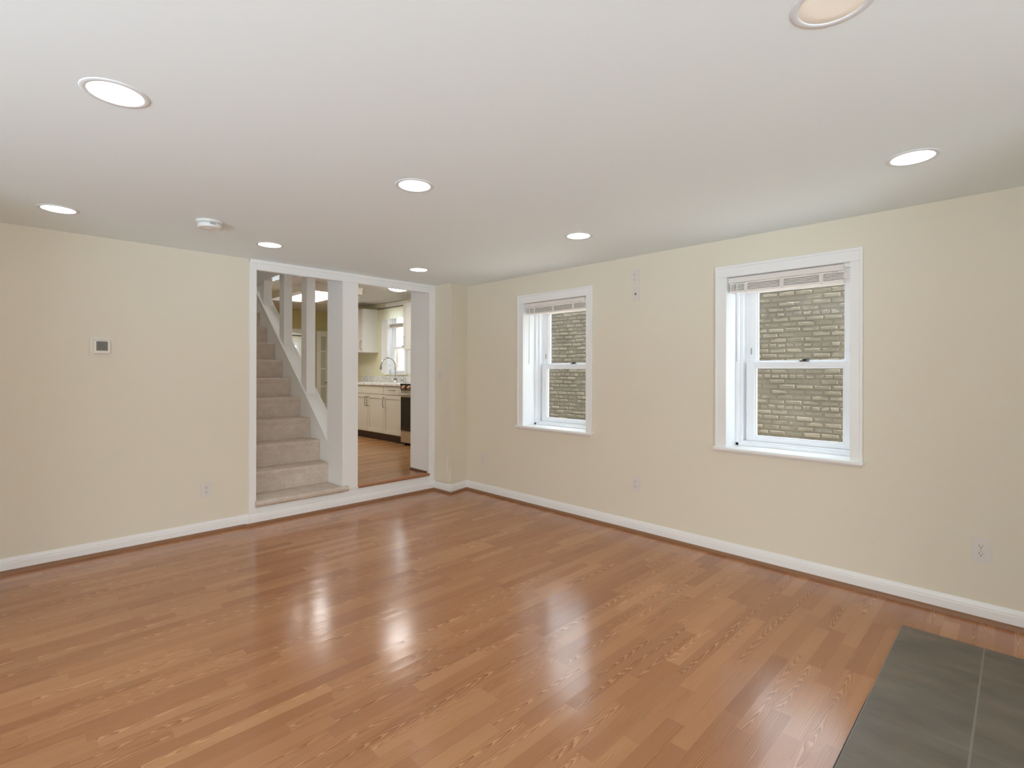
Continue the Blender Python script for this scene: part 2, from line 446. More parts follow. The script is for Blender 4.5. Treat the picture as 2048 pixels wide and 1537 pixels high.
HOLES = [(1.10, 1.85, 0.755, 1.934), (3.055, 3.785, 0.755, 1.934)]
struct('wall_right', wall_with_holes(BM(), 'x', 0, XR + .2, 0, 0.30, -0.05, 2.75, [(a - .012, b + .012, c - .012, d + .012) for a, b, c, d in HOLES]),
       'wall', 'cream wall holding the two brick-facing windows', 'wall')
bm = BM(); prism(bm, BUMP + [(0, 0)], 'z', 0, H)
struct('wall_corner', bm, 'wall', 'cream boxed-out chase filling the corner beside the opening', 'wall')
struct('wall_back', wall_with_holes(BM(), 'y', YB, 0, XR, XR + .2, -0.05, 2.75, [(-6.0, -3.3, 0.02, 2.08)]), 'wall', 'cream wall with a wide unseen opening added for daylight', 'wall')  # opening invented to bring daylight in from behind the camera
struct('wall_front', wall_with_holes(BM(), 'x', -WT, XR + .2, YB - .2, YB, -0.05, 2.75, [(2.75, 4.9, 0.06, 2.08)]), 'wall', 'cream wall with a tall unseen opening added for daylight', 'wall')  # second invented opening, also only there to admit daylight

struct('wall_shade_block', box(BM(), 4.95, 6.2, -1.25, 0, 0, H), 'wall', 'unseen cream block added to shade the window wall past the hearth', 'wall')  # out-of-view block added to darken the right end of the window wall
struct('wall_shade_screen', box(BM(), 0, 1.3, -4.35, -4.22, 0, H), 'wall', 'unseen cream screen wall added to shade the thermostat side', 'wall')  # out-of-view screen added to darken the near end of the left wall
# unseen slabs added to keep sky light off the back openings
bm = BM(); box(bm, XR + .2, XR + 3.4, -7.0, -.8, 2.35, 2.5); box(bm, .8, 6.6, YB - 2.6, YB - .2, 2.30, 2.45)
struct('roof_sky_block', bm, 'white_wall', 'unseen white roof slabs added to block sky from the openings behind the camera', 'roof')

bm = BM(); box(bm, -0.03, 0, -2.105, -0.30, 2.12, 2.75)
struct('wall_over_opening', bm, 'wall', 'strip of wall above the white head casing', 'wall')
bm = BM(); box(bm, -WT, 0, -0.30, WY + .25, -0.05, 2.75)
struct('wall_doorway', bm, 'wall', 'thick cream wall end on the window side of the kitchen doorway', 'wall')
bm = BM(); box(bm, -WT, -0.02, -2.079, -0.30, -0.05, 0.12)
struct('floor_step', bm, 'white_wall', 'low step base under stair landing and kitchen doorway', 'floor')

# ---- white casing round the opening
bm = BM()
t1 = thing('trim_1', 'white casing boards framing the opening to stairs and kitchen', 'trim', (0, -1.2, 0), kind='structure')
prism(bm, [(-2.135, 0), (-2.135, 2.2), (-2.081, 2.2), (-2.081, 0)], 'x', 0, 0.018, 0.002); obj('side_casing', bm, 'trim', t1, True)
bm = BM(); box(bm, 0, 0.018, -0.342, -0.264, 0, 2.2, 0.002); obj('side_casing', bm, 'trim', t1, True)
bm = BM(); box(bm, 0, 0.017, -2.081, -0.342, 2.1165, 2.2, 0.002); box(bm, 0, 0.026, -2.135, -0.264, 2.172, 2.2, 0.004); obj('head_casing', bm, 'trim', t1, True)
bm = BM(); box(bm, -WT - .01, -.031, -.342, -.298, ZF, KH); box(bm, -.031, 0.004, -0.342, -0.298, ZF, 2.1165); obj('jamb', bm, 'trim', t1, True)
bm = BM(); box(bm, -WT - .01, -.031, -2.105, -2.081, ZF, 2.75); box(bm, -.031, 0.004, -2.105, -2.081, ZF, 2.1165); obj('jamb', bm, 'trim', t1, True)
bm = BM(); box(bm, -0.031, 0.0, -2.081, -0.342, 2.117, 2.125); obj('head_jamb', bm, 'trim', t1, True)
bm = BM(); box(bm, -0.02, 0.008, -2.081, -0.30, 0.0, 0.150, 0.002); box(bm, -.02, .014, -1.165, -.335, .140, .152, .003); obj('riser_board', bm, 'trim', t1, True)
bm = BM(); box(bm, -0.313, -.031, -1.318, -1.161, 0.150, KH); box(bm, -.031, .006, -1.318, -1.161, 0.150, 2.1165); box(bm, -.02, 0.012, -1.322, -1.157, 0.150, 0.172, 0.003); 
struct('trim_2', bm, 'trim', 'thick white pier between staircase opening and kitchen doorway', 'pier')

# ---- baseboards and brown shoe mouldings
BP = [(0, 0), (.013, 0), (.013, .062), (.0105, .067), (.0105, .074), (.007, .086), (.005, .094), (0, .096)]
SP = [(.012, 0), (.032, 0), (.031, .008), (.026, .017), (.018, .0215), (.012, .022)]
def sweep(bm, path, prof):
    """profile (offset to the left of travel, z) swept along a 2D path with mitred corners"""
    t = bmesh.new(); P = [Vector(p) for p in path]; rings = []
    for i, p in enumerate(P):
        ns = []
        if i > 0: d = (p - P[i - 1]).normalized(); ns.append(Vector((-d.y, d.x)))
        if i < len(P) - 1: d = (P[i + 1] - p).normalized(); ns.append(Vector((-d.y, d.x)))
        if len(ns) == 2:
            b = (ns[0] + ns[1]).normalized(); b = b / max(0.3, b.dot(ns[0]))
        else: b = ns[0]
        rings.append([t.verts.new((p.x + b.x * o, p.y + b.y * o, z)) for o, z in prof])
    n = len(prof)
    for A, B in zip(rings, rings[1:]):
        for k in range(n): t.faces.new((A[k], A[(k + 1) % n], B[(k + 1) % n], B[k]))
    t.faces.new(rings[0]); t.faces.new(rings[-1][::-1])
    bmesh.ops.recalc_face_normals(t, faces=t.faces[:])
    add(bm, t); return bm
# travel so that the room lies on the left: along the left wall towards -y
LEFT_PATH = [(0.0, -0.27), (0.0, YB)]
struct('baseboard_left', sweep(BM(), [(.0185, -0.266), (.0185, -2.135), (0.002, -2.136), (0.0, YB)][:2], BP), 'trim', 'white baseboard crossing below the carpeted stair and kitchen doorway', 'baseboard')
struct('baseboard_side', sweep(BM(), [(0.0, -2.135), (0.0, YB)], BP), 'trim', 'white baseboard along the cream wall under the thermostat', 'baseboard')
struct('baseboard_corner', sweep(BM(), [(0.240, 0.0), (0.297, -0.266), (0.0, -0.266)], BP), 'trim', 'white baseboard wrapping the boxed-out corner', 'baseboard')
struct('baseboard_right', sweep(BM(), [(XR, 0.0), (0.240, 0.0)], BP), 'trim', 'white baseboard under the two windows', 'baseboard')
struct('trim_3', sweep(BM(), [(XR, 0.0), (0.240, 0.0), (0.297, -0.266), (0.0185, -0.266), (0.0185, -2.135), (0.0185, -2.15), (0.0, -2.16), (0, YB)], SP), 'shoe', 'thin brown shoe moulding where the walls meet the wood floor', 'trim')
bm = BM(); box(bm, -WT, -0.012, -0.358, -0.342, ZF, ZF + .022, 0.004); struct('trim_4', bm, 'dark_shoe', 'dark brown shoe moulding at the foot of the kitchen doorway jamb', 'trim')
# doorway nosing
bm = BM()
prism(bm, [(-.075, .155), (.022, .155), (.030, .159), (.035, .166), (.035, .172), (.030, .179), (.022, .183), (-.075, .183)], 'y', -1.158, -0.338, 0.0)
struct('trim_5', bm, 'nosing', 'reddish oak bullnose edging the raised kitchen floor', 'trim')

# ------------------------------------------------------------------ windows of the living room
def window(n, x0, x1, z0, z1, label, wall_y=0.0, depth=0.30, casing=0.073, flip=False):
    w = thing('window_%d' % n, label, 'window', ((x0 + x1) / 2, wall_y, z0), kind='structure')
    y = wall_y
    # casing: two legs and a head with a raised outer bead
    bm = BM()
    for a, b in ((x0 - casing, x0), (x1, x1 + casing * .82)):
        box(bm, a, b, y - .018, y, z0 - .002, z1 - .0005, 0.002)
    box(bm, x0 - casing, x1 + casing * .82, y - .018, y, z1, z1 + casing, 0.002)
    a, b = x0 - casing, x1 + casing * .82
    box(bm, a - .004, a + .012, y - .023, y, z0 - .002, z1 + casing, .003); box(bm, b - .012, b + .004, y - .023, y, z0 - .002, z1 + casing, .003)
    box(bm, a - .0045, b + .0045, y - .0236, y, z1 + casing - .012, z1 + casing + .0045, .003)
    obj('casing', bm, 'trim', w, True)
    # stool and apron moulding
    bm = BM(); box(bm, x0 - casing - .012, x1 + casing * .82 + .012, y - .045, y + .19, z0 - .022, z0, .006, 3); obj('sill', bm, 'trim', w, True)
    bm = BM(); prism(bm, [(y, z0 - .040), (y - .008, z0 - .040), (y - .020, z0 - .028), (y - .022, z0 - .021), (y, z0 - .021)], 'x', x0 - casing, x1 + casing * .8); obj('apron', bm, 'trim', w, True)
    # deep reveal lining
    bm = BM()
    box(bm, x0 - .012, x0, y - .001, y + depth, z0 - .01, z1 + .012); box(bm, x1, x1 + .012, y - .001, y + depth, z0 - .01, z1 + .012)
    box(bm, x0, x1, y - .001, y + depth, z1, z1 + .012); box(bm, x0, x1, y + .17, y + depth, z0 - .012, z0)
    obj('reveal', bm, 'vinyl', w, True)
    # vinyl frame with track steps
    bm = BM(); L0, R0 = x0, x1
    fl, fr_ = .064, .032
    ft, fb = z1 - .055, z0 + .022
    for (a, b, k) in ((L0, L0 + fl, 1), (R0 - fr_, R0, -1)):
        box(bm, a, b, y + .225, y + .285, z0, z1, .002)
        if k == 1:
            box(bm, a, a + .022, y + .150, y + .226, z0, z1, .002); box(bm, a, a + .042, y + .180, y + .226, z0, z1, .002)
        else:
            box(bm, b - .012, b, y + .150, y + .226, z0, z1, .002); box(bm, b - .022, b, y + .180, y + .226, z0, z1, .002)
    box(bm, L0, R0, y + .160, y + .285, ft + .012, z1, .002); box(bm, L0, R0, y + .185, y + .285, ft, z1, .002)
    box(bm, L0, R0, y + .150, y + .285, z0, z0 + .020, .002); box(bm, L0, R0, y + .175, y + .285, z0, fb + .012, .002)
    obj('frame', bm, 'vinyl', w, True)
    mid0, mid1 = 1.312, 1.348
    def sash(name, ya, yb, q0, q1, top, bot, sl, sr):
        b = BM()
        xa, xb = L0 + fl - .006, R0 - fr_ + .004
        box(b, xa, xa + sl, ya, yb, q0, q1, .004); box(b, xb - sr, xb, ya, yb, q0, q1, .004)
        box(b, xa + sl - .006, xb - sr + .006, ya + .0006, yb - .0006, q1 - top, q1 - .0006, .003); box(b, xa + sl - .006, xb - sr + .006, ya + .0006, yb - .0006, q0 + .0006, q0 + bot, .003)
        # glazing bead
        i = .010
        box(b, xa + sl - .002, xa + sl + i, ya + .010, yb, q0 + bot - .002, q1 - top + .002, .002); box(b, xb - sr - i, xb - sr + .002, ya + .010, yb, q0 + bot - .002, q1 - top + .002, .002)
        box(b, xa + sl + i - .001, xb - sr - i + .001, ya + .0108, yb - .001, q0 + bot - .002, q0 + bot + i, .002); box(b, xa + sl + i - .001, xb - sr - i + .001, ya + .0108, yb - .001, q1 - top - i, q1 - top + .002, .002)
        s = obj(name, b, 'vinyl', w, True)
        g = BM(); ym = (ya + yb) / 2 + .004
        box(g, xa + sl - .003, xb - sr + .003, ym, ym + .004, q0 + bot - .003, q1 - top + .003)
        obj('glass', g, 'glass', s, True)
        return s
    lo = sash('lower_sash', y + .195, y + .228, z0 + .034, mid1, mid1 - mid0, .030, .055, .045)
    hi = sash('upper_sash', y + .232, y + .262, mid0, ft + .004, .030, mid1 - mid0, .055, .045)
    # sash lock on the meeting rail, tilt latches
    b = BM(); xm = (x0 + x1) / 2 + .06
    box(b, xm - .028, xm + .028, y + .200, y + .226, mid1, mid1 + .008, .003); cyl(b, (xm, y + .212, mid1 + .006), (xm, y + .212, mid1 + .017), .011)
    tube(b, [(xm, y + .212, mid1 + .015), (xm + .016, y + .206, mid1 + .017), (xm + .036, y + .203, mid1 + .014)], [.005, .005, .004], 8)
    obj('sash_lock', b, 'blackm', w, True)
    for xx in (L0 + fl + .012, R0 - fr_ - .018):
        b = BM(); box(b, xx, xx + .006, y + .2275, y + .233, mid1 + .055, mid1 + .10, .001); obj('tilt_latch', b, 'grey_gap', w, True)
    return w
window(1, *HOLES[0], 'white double-hung window in the cream wall nearer the room corner')
window(2, *HOLES[1], 'larger-looking white double-hung window right of the stacked wall plates')

def blind(x0, x1, z1, label, grp):
    xm = (x0 + x1) / 2
    t = thing('window_blind', label, 'blind', (xm, 0.04, z1 - .1), group=grp)
    bm = BM(); box(bm, x0 - .002, x1, .020, .062, z1 - .036, z1 - .006, .002)
    box(bm, x0 - .004, x1 + .002, .010, .020, z1 - .040, z1 - .004, .003); obj('headrail', bm, 'blind', t, True)
    bm = BM(); rnd = random.Random(int(x0 * 100))
    for k in range(5):
        zc = z1 - .051 - k * .0092
        dx = rnd.uniform(-.003, .003); dy = rnd.uniform(-.003, .003)
        box(bm, x0 + .006 + dx, x1 - .002 + dx, .014 + dy, .064 + dy, zc - .0031, zc + .0026, .0012, 1)
    obj('slat_stack', bm, 'blind', t, True)
    bm = BM(); box(bm, x0 + .004, x1 - .001, .012, .066, z1 - .110, z1 - .0935, .003); obj('bottom_rail', bm, 'blind', t, True)
    for k, fx in enumerate((.17, .5, .83)):
        xx = x0 + (x1 - x0) * fx
        bm = BM(); box(bm, xx - .012, xx + .012, .0085, .0105, z1 - .095, z1 - .044, .0005, 1)
        tube(bm, [(xx - .008, .009, z1 - .05), (xx + .006, .006, z1 - .07), (xx + .012, .009, z1 - .092)], .0016, 6)
        tube(bm, [(xx, .012, z1 - .10), (xx, .010, z1 - .113)], .003, 6)
        obj('ladder_tape', bm, 'blind', t, True)
    bm = BM(); xx = x0 + .058
    tube(bm, [(xx, .008, z1 - .045), (xx, .004, z1 - .07), (xx - .002, .004, z1 - .585)], .0042, 8); obj('tilt_wand', bm, 'vinyl', t, True)
    bm = BM(); tube(bm, [(x1 - .05, .016, z1 - .036), (x1 - .05, .016, z1 - .05)], .002, 6); tube(bm, [(x1 - .035, .016, z1 - .036), (x1 - .035, .016, z1 - .05)], .002, 6)
    obj('lift_cord', bm, 'grey_gap', t, True)
    return t
blind(1.106, 1.808, 1.934, 'white slatted blind raised in the window nearer the room corner', 'raised window blinds')
blind(3.061, 3.743, 1.934, 'white slatted blind raised in the window with wider view of bricks', 'raised window blinds')

# ------------------------------------------------------------------ recessed lights, detector
def recessed(x, y, label, lens='lens'):
    t = thing('recessed_light', label, 'ceiling light', (x, y, H), group='recessed ceiling lights')
    bm = BM()
    lathe(bm, [(.0765, .004), (.0765, -.0022), (.079, -.0034), (.092, -.0028), (.0955, -.0008), (.096, .004)], 64); obj('trim_ring', bm, 'ring', t)
    bm = BM(); lathe(bm, [(.0768, .0005), (.0755, -.0012), (.05, -.002), (0, -.0025)], 64); obj('lens', bm, lens, t)
    return t
LIGHTS = [(2.372, -3.302, 'lit recessed light nearest the camera on the ceiling above the floor middle'),
          (0.607, -3.345, 'lit recessed light over the thermostat wall, outermost of the row'),
          (2.372, -2.122, 'lit recessed light alone in the middle of the ceiling'),
          (0.612, -2.188, 'lit recessed light just past the smoke detector above the staircase'),
          (0.630, -0.898, 'lit recessed light above the kitchen doorway'),
          (2.375, -0.802, 'lit recessed light above the wall between the two windows'),
          (4.172, -0.805, 'lit recessed light near the window wall, past the bigger window')]
for x, y, lb in LIGHTS: recessed(x, y, lb)
recessed(4.170, -2.100, 'cream-looking recessed light cut by the top edge of the photo', 'lens_dim')

t = thing('smoke_detector', 'round white smoke detector on the ceiling before the staircase', 'smoke detector', (.955, -2.665, H))
bm = BM(); lathe(bm, [(0, 0), (.074, 0), (.074, -.010), (.068, -.014), (0, -.014)], 56); obj('base', bm, 'detector', t)
bm = BM(); lathe(bm, [(.058, -.013), (.058, -.018), (0, -.018)], 48); obj('vent_gap', bm, 'grey_gap', t)
bm = BM(); lathe(bm, [(0, -.018), (.067, -.018), (.0675, -.034), (.064, -.042), (.055, -.045), (.050, -.043), (.020, -.043), (.018, -.046), (0, -.046)], 56); obj('cover', bm, 'detector', t)
bm = BM(); 
for k in range(5): box(bm, .066, .0685, -.014 + k * .006, -.011 + k * .006, -.031, -.020)
obj('vent_slots', bm, 'grey_gap', t)

# ------------------------------------------------------------------ wall plates (local: x right, -y out of the wall, z up)
def outlet(label, loc, rz, mt='plate'):
    t = thing('wall_outlet', label, 'outlet', loc, rz, group='duplex wall outlets')
    bm = BM(); prism(bm, [(-.0415, -.062), (.0415, -.062), (.0415, .062), (-.0415, .062)], 'y', -.0055, 0, .0025); obj('plate', bm, mt, t)
    for s in (1, -1):
        bm = BM(); zc = s * .0195; pts = []
        for k in range(28):
            a = 2 * PI * k / 28
            pts.append((.0172 * math.cos(a), zc + max(-.0135, min(.0135, .0172 * math.sin(a)))))
        prism(bm, pts, 'y', -.0078, -.004, .0006); r = obj('receptacle', bm, mt, t)
        b = BM(); box(b, -.0078, -.0054, -.0082, -.0065, zc - .001, zc + .0075); box(b, .0054, .0074, -.0082, -.0065, zc, zc + .0065)
        pp = [(.0026 * math.cos(2 * PI * k / 14), zc - .0075 + .0028 * math.sin(2 * PI * k / 14)) for k in range(14)]
        prism(b, pp, 'y', -.0082, -.0065); obj('slots', b, 'slot', r)
    bm = BM(); cyl(bm, (0, -.005, 0), (0, -.0075, 0), .0032, 14); obj('screw', bm, 'screw', t)
    return t
oa = outlet('ivory outlet low on the wall close to the slate tiles', (4.358, 0, .363), 0)
dup(oa, (2.333, 0, .385), 0, 'ivory outlet low on the wall between the two windows')
dup(oa, (.512, 0, .362), 0, 'ivory outlet low near the room corner, before the first window')
dup(oa, (2.322, 0, 2.031), 0, 'ivory outlet high on the wall, above the cable plate')
dup(oa, (0, -2.443, .346), PI / 2, 'ivory outlet low on the wall beside the staircase opening')

t = thing('cable_plate', 'ivory cable jack plate directly under the high wall outlet', 'wall plate', (2.331, 0, 1.897))
bm = BM(); prism(bm, [(-.035, -.060), (.035, -.060), (.035, .060), (-.035, .060)], 'y', -.0055, 0, .0025); obj('plate', bm, 'plate', t)
bm = BM(); cyl(bm, (0, -.004, 0), (0, -.014, 0), .0055, 16); lathe(bm, [(0, -.0), (.0095, 0), (.0095, .003), (0, .003)], 6, Matrix.Translation((0, -.005, 0)) @ Matrix.Rotation(PI / 2, 4, 'X')); obj('jack', bm, 'nickel', t)
for s in (1, -1):
    bm = BM(); cyl(bm, (0, -.005, s * .042), (0, -.0065, s * .042), .003, 12); obj('screw', bm, 'screw', t)

t = thing('light_switch', 'cream rocker light switch on the boxed-out corner', 'light switch', (.090, -.266, 1.236))
bm = BM(); prism(bm, [(-.041, -.064), (.041, -.064), (.041, .064), (-.041, .064)], 'y', -.006, 0, .0025); obj('plate', bm, 'plate', t)
bm = BM(); prism(bm, [(-.0063, -.034), (-.0095, 0), (-.0063, .034), (-.004, .034), (-.004, -.034)], 'x', -.0165, .0165); obj('rocker', bm, 'plate', t)

t = thing('access_panel', 'cream painted access panel low on the boxed-out corner', 'panel', (.145, -.266, .245))
bm = BM(); prism(bm, [(-.108, -.148), (.108, -.148), (.108, .148), (-.108, .148)], 'y', -.010, 0, .003); obj('frame', bm, 'wall', t)
bm = BM(); box(bm, -.096, .096, -.0125, -.009, -.136, .098, .002); obj('door', bm, 'wall', t)
bm = BM()
for k in range(3): box(bm, -.094, .094, -.0125, -.009, .106 + k * .011, .113 + k * .011, .0015)
obj('grille', bm, 'wall', t)

# thermostat on the left wall
t = thing('thermostat', 'square white thermostat with grey screen on the cream wall', 'thermostat', (0, -3.086, 1.441), PI / 2)
bm = BM(); prism(bm, [(-.066, -.062), (.066, -.062), (.066, .062), (-.066, .062)], 'y', -.006, 0, .003); obj('wall_plate', bm, 'plate_white', t)
bm = BM(); box(bm, -.047, .047, -.026, -.005, -.050, .050, .007, 3); obj('body', bm, 'plate_white', t)
MW['lcd'] = mat('grey_lcd', (0.17, 0.165, 0.14), 0.25)
MW['lcd_mark'] = mat('lcd_segments', (0.07, 0.065, 0.05), 0.4)
bm = BM(); box(bm, -.031, .031, -.0272, -.025, -.028, .036); sc_ = obj('screen', bm, 'lcd', t)
b = BM()   # big two-digit readout segments
for x0 in (-.014, .002):
    for (a, c, q, r) in ((0, .011, .018, .0205), (0, .011, .003, .0055), (0, .011, -.012, -.0095), (0, .0025, .004, .019), (.0085, .011, -.011, .005)):
        box(b, x0 + a, x0 + c, -.0276, -.0270, q, r)
obj('digits', b, 'lcd_mark', sc_)
bm = BM(); box(bm, -.020, .020, -.0268, -.025, .0405, .0425); obj('brand_strip', bm, 'grey_gap', t)

# ------------------------------------------------------------------ slate tile pad on the floor
bm = BM(); box(bm, 4.081, 4.94, -2.8, -0.366, 0.0, 0.008, .002); o = obj('tile_hearth', bm, 'tile'); tag(o, 'grey-brown slate tile hearth pad set on the wood floor', 'hearth')
bm = BM(); prism(bm, [(4.0805, -1.02), (4.0765, -1.25), (4.0745, -2.8), (4.0805, -2.8)], 'z', 0.0002, 0.0012); obj('edge_gap', bm, 'slot', o)

# ------------------------------------------------------------------ staircase
RISE, RUN, X1, Z0 = .2056, .2465, -.286, .170
SY0, SY1 = -2.088, -1.295
st = thing('staircase', 'narrow straight flight of beige carpeted stairs', 'stairs', (0, -1.69, Z0))
bm = BM()
prism(bm, [(X1 - .02, .14), (.0185, .14), (.0185, .1965), (X1 - .02, .192)], 'y', -2.079, -1.320, 0)
# extended lip over the pier foot and casing
prism(bm, [(.0188, .148), (.032, .148), (.041, .152), (.048, .160), (.051, .170), (.050, .180), (.045, .189), (.036, .195), (.0188, .1966)], 'y', -2.092, -1.272, 0)
obj('landing', bm, 'carpet', st, True)
for i in range(12):
    xr = X1 - i * RUN; zb = Z0 + i * RISE + (.02 if i == 0 else 0); zt = Z0 + (i + 1) * RISE
    y1 = SY1
    pr_ = [(xr, zb - .005), (xr, zt - .060), (xr + .004, zt - .040), (xr + .007, zt - .024), (xr + .006, zt - .012), (xr + .001, zt - .004), (xr - .008, zt), (xr - RUN - .005, zt), (xr - RUN - .005, zb - .005)]
    bm = BM(); prism(bm, pr_, 'y', SY0, y1, 0); obj('carpeted_step', bm, 'carpet', st, True)

# knee wall / sloped skirt with cap
def capz(x): return .898 + .836 * (-.742 - x)
bm = BM()
pts = [(-.305, .15), (-.305, .47), (-.36, .555), (-.403, .610), (-.582, capz(-.582) - .01), (-3.35, capz(-3.35)), (-3.35, .15)]
prism(bm, pts, 'y', SY1 + .003, -1.17, 0)
struct('wall_stair', bm, 'trim', 'white sloped knee wall beside the carpeted stairs', 'wall')
bm = BM()
pt = [(-.345, .545), (-.403, .612), (-.582, capz(-.582) + .002), (-3.30, capz(-3.30) + .002)]
prism(bm, pt + [(x, z + .022) for x, z in reversed(pt)], 'y', -1.302, -1.150, .003)
struct('trim_6', bm, 'trim', 'white sloping cap board on the staircase knee wall', 'trim')

for x0, lb in ((-1.016, 'square white post on the stair knee wall, next to the thick pier'),
               (-1.637, 'square white post on the stair knee wall, middle of three'),
               (-2.275, 'square white post highest up the stair knee wall')):
    x1 = x0 + .140
    zb = capz(x1) + .0
    bm = BM(); box(bm, x0, x1, -1.285, -1.190, zb - .0, 2.405, .003)
    # cut the foot to the slope: lower the back foot verts down to the cap
    for v in bm.verts:
        if v.co.z < zb + .01: v.co.z = capz(v.co.x) + .022 + (v.co.z - zb)
    o = obj('stair_post', bm, 'trim'); tag(o, lb, 'post', 'posts on the stair knee wall')

# stairwell wall and beam over the posts
bm = BM(); box(bm, -5.7, -.031, -1.290, -1.175, 2.40, 5.0); struct('wall_stairwell', bm, 'trim', 'white wall face above the stair posts', 'wall')
bm = BM(); box(bm, -5.7, -WT, -2.225, -2.105, 0, 5.0); struct('wall_stair_left', bm, 'white_wall', 'off-white wall closing the far side of the stairs', 'wall')
bm = BM(); box(bm, -5.75, -5.6, SY0 - .12, -1.17, 0, 5.0); box(bm, -5.7, -.03, SY0 - .1, -1.17, 4.9, 5.0); box(bm, -.06, -.03, SY0 - .1, -1.17, 2.2, 5.0); box(bm, -5.7, -.03, -2.225, -2.105, 2.7, 5.0)
struct('wall_upstairs', bm, 'white_wall', 'off-white walls of the upper stairwell', 'wall')

# ------------------------------------------------------------------ kitchen and dining shell
bm = BM(); box(bm, FX - 2.6, FX, -1.17, 1.72, ZF - .06, ZF - .0005); box(bm, FX, -.02, -1.17, WY + .2, ZF - .06, ZF - .0005); struct('floor_kitchen', bm, 'floor2', 'glossy reddish oak board floor of the kitchen', 'floor')
bm = BM(); box(bm, FX - .1, -.031, -1.174, WY - .001, KH, KH + .1); struct('ceiling_kitchen', bm, 'kceil', 'rough textured white kitchen ceiling', 'ceiling')
KW = (-3.48, -2.94, 1.235, 2.42)
struct('wall_kitchen', wall_with_holes(BM(), 'x', FX - .1, -WT, WY, WY + .24, 0, 2.75, [(-3.70, -2.72, 1.235, 2.42)]), 'kwall', 'pale yellow kitchen wall behind sink and window', 'wall')
# far wall with a doorway and the glazed door bay
struct('wall_far', wall_with_holes(BM(), 'y', -1.2, WY + .2, FX - .1, FX, 0, 2.75, [(-.25, .70, 0, 2.03)]), 'yellow', 'ochre yellow wall at the far end of the dining area', 'wall')
bm = BM(); box(bm, FX - .1, -3.3, -1.2, -1.16, ZF, 2.75); struct('wall_dining', bm, 'yellow', 'ochre wall closing the dining area beside the stairs', 'wall')
bm = BM(); box(bm, FX, FX + .02, -.33, -.25, ZF, 2.11, .002); box(bm, FX, FX + .02, .70, .78, ZF, 2.11, .002); box(bm, FX, FX + .024, -.33, .78, 2.03, 2.11, .002)
struct('trim_7', bm, 'trim', 'white casing round the far doorway', 'trim')
# front room seen through the far doorway
bm = BM(); struct('wall_front_room', wall_with_holes(bm, 'y', -1.2, 1.72, -8.15, -8.0, 0, 2.75, [(.30, 1.48, .55, 1.90)]), 'white_wall', 'white wall of the bright room beyond the far doorway', 'wall')
bm = BM(); box(bm, -8.1, FX - .1, -1.3, -1.2, 0, 2.75); box(bm, -8.1, FX - .1, 1.64, 1.72, 0, 2.75); box(bm, FX - .1, FX - .05, WY + .2, 1.72, 0, 2.75); struct('wall_front_room_sides', bm, 'white_wall', 'white side walls of the bright front room', 'wall')
bm = BM(); box(bm, -8.1, FX - .1, -1.3, 1.72, 2.5, 2.6); struct('ceiling_front_room', bm, 'ceiling', 'white ceiling of the bright front room', 'ceiling')
w = thing('window_4', 'small bright window with grey-white frame in the front room', 'window', (-8.0, 1.165, .9), kind='structure')
bm = BM()
for a, b in ((.23, .30), (1.47, 1.54)): box(bm, -8.0, -7.975, a, b, .50, 1.97, .003)
box(bm, -8., -7.975, .30, 1.47, 1.90, 1.97, .003); box(bm, -8., -7.96, .21, 1.56, .50, .55, .003); obj('casing', bm, 'vinyl', w, True)
bm = BM(); box(bm, -8.08, -8.076, .30, 1.48, .55, 1.9); obj('glass', bm, 'glass', w, True)
bm = BM(); box(bm, -8.1, -8.06, .30, 1.48, 1.20, 1.24, .003); obj('meeting_rail', bm, 'vinyl', w, True)
bm = BM(); tube(bm, [(-7.93, .22, 2.135), (-7.93, 1.60, 2.135)], .012, 10); cyl(bm, (-7.93, .20, 2.135), (-7.93, .23, 2.135), .018); cyl(bm, (-7.93, 1.59, 2.135), (-7.93, 1.615, 2.135), .018)
for yy in (.30, 1.50): box(bm, -8.0, -7.93, yy - .006, yy + .006, 2.127, 2.143)
o = obj('curtain_rod', bm, 'blackm'); tag(o, 'thin dark curtain rod above the front room window', 'curtain rod')

# glazed french door by the kitchen side of the far wall
d = thing('door_1', 'white french door with small glass panes on the far wall', 'door', (FX, 1.1, ZF), kind='structure')
bm = BM(); y0, y1, z0, z1 = .925, 1.275, ZF, 2.09
box(bm, FX, FX + .05, y0, y0 + .085, z0, z1, .003); box(bm, FX, FX + .05, y0 + .085, y1 - .02, z1 - .105, z1, .003); box(bm, FX, FX + .05, y0 + .085, y1 - .02, z0, z0 + .25, .003)
box(bm, FX, FX + .05, y1 - .02, y1, z0, z1, .003)
for zz in (1.679, 1.32, .962, .60): box(bm, FX + .01, FX + .045, y0 + .08, y1, zz - .012, zz + .012, .002)
box(bm, FX + .01, FX + .045, 1.125, 1.147, z0 + .2, z1 - .1, .002)
obj('frame', bm, 'door', d, True)
MW['pane'] = mat('milky_door_glass', (0.52, 0.52, 0.42), 0.08, 0.6)
bm = BM(); box(bm, FX + .022, FX + .028, y0 + .08, y1 - .01, z0 + .24, z1 - .10); obj('panes', bm, 'pane', d, True)
bm = BM(); cyl(bm, (FX + .05, 1.105, 1.04), (FX + .09, 1.105, 1.04), .012); tube(bm, [(FX + .088, 1.105, 1.04), (FX + .088, 1.16, 1.04), (FX + .088, 1.20, 1.038)], .009, 10); obj('handle', bm, 'nickel', d, True)

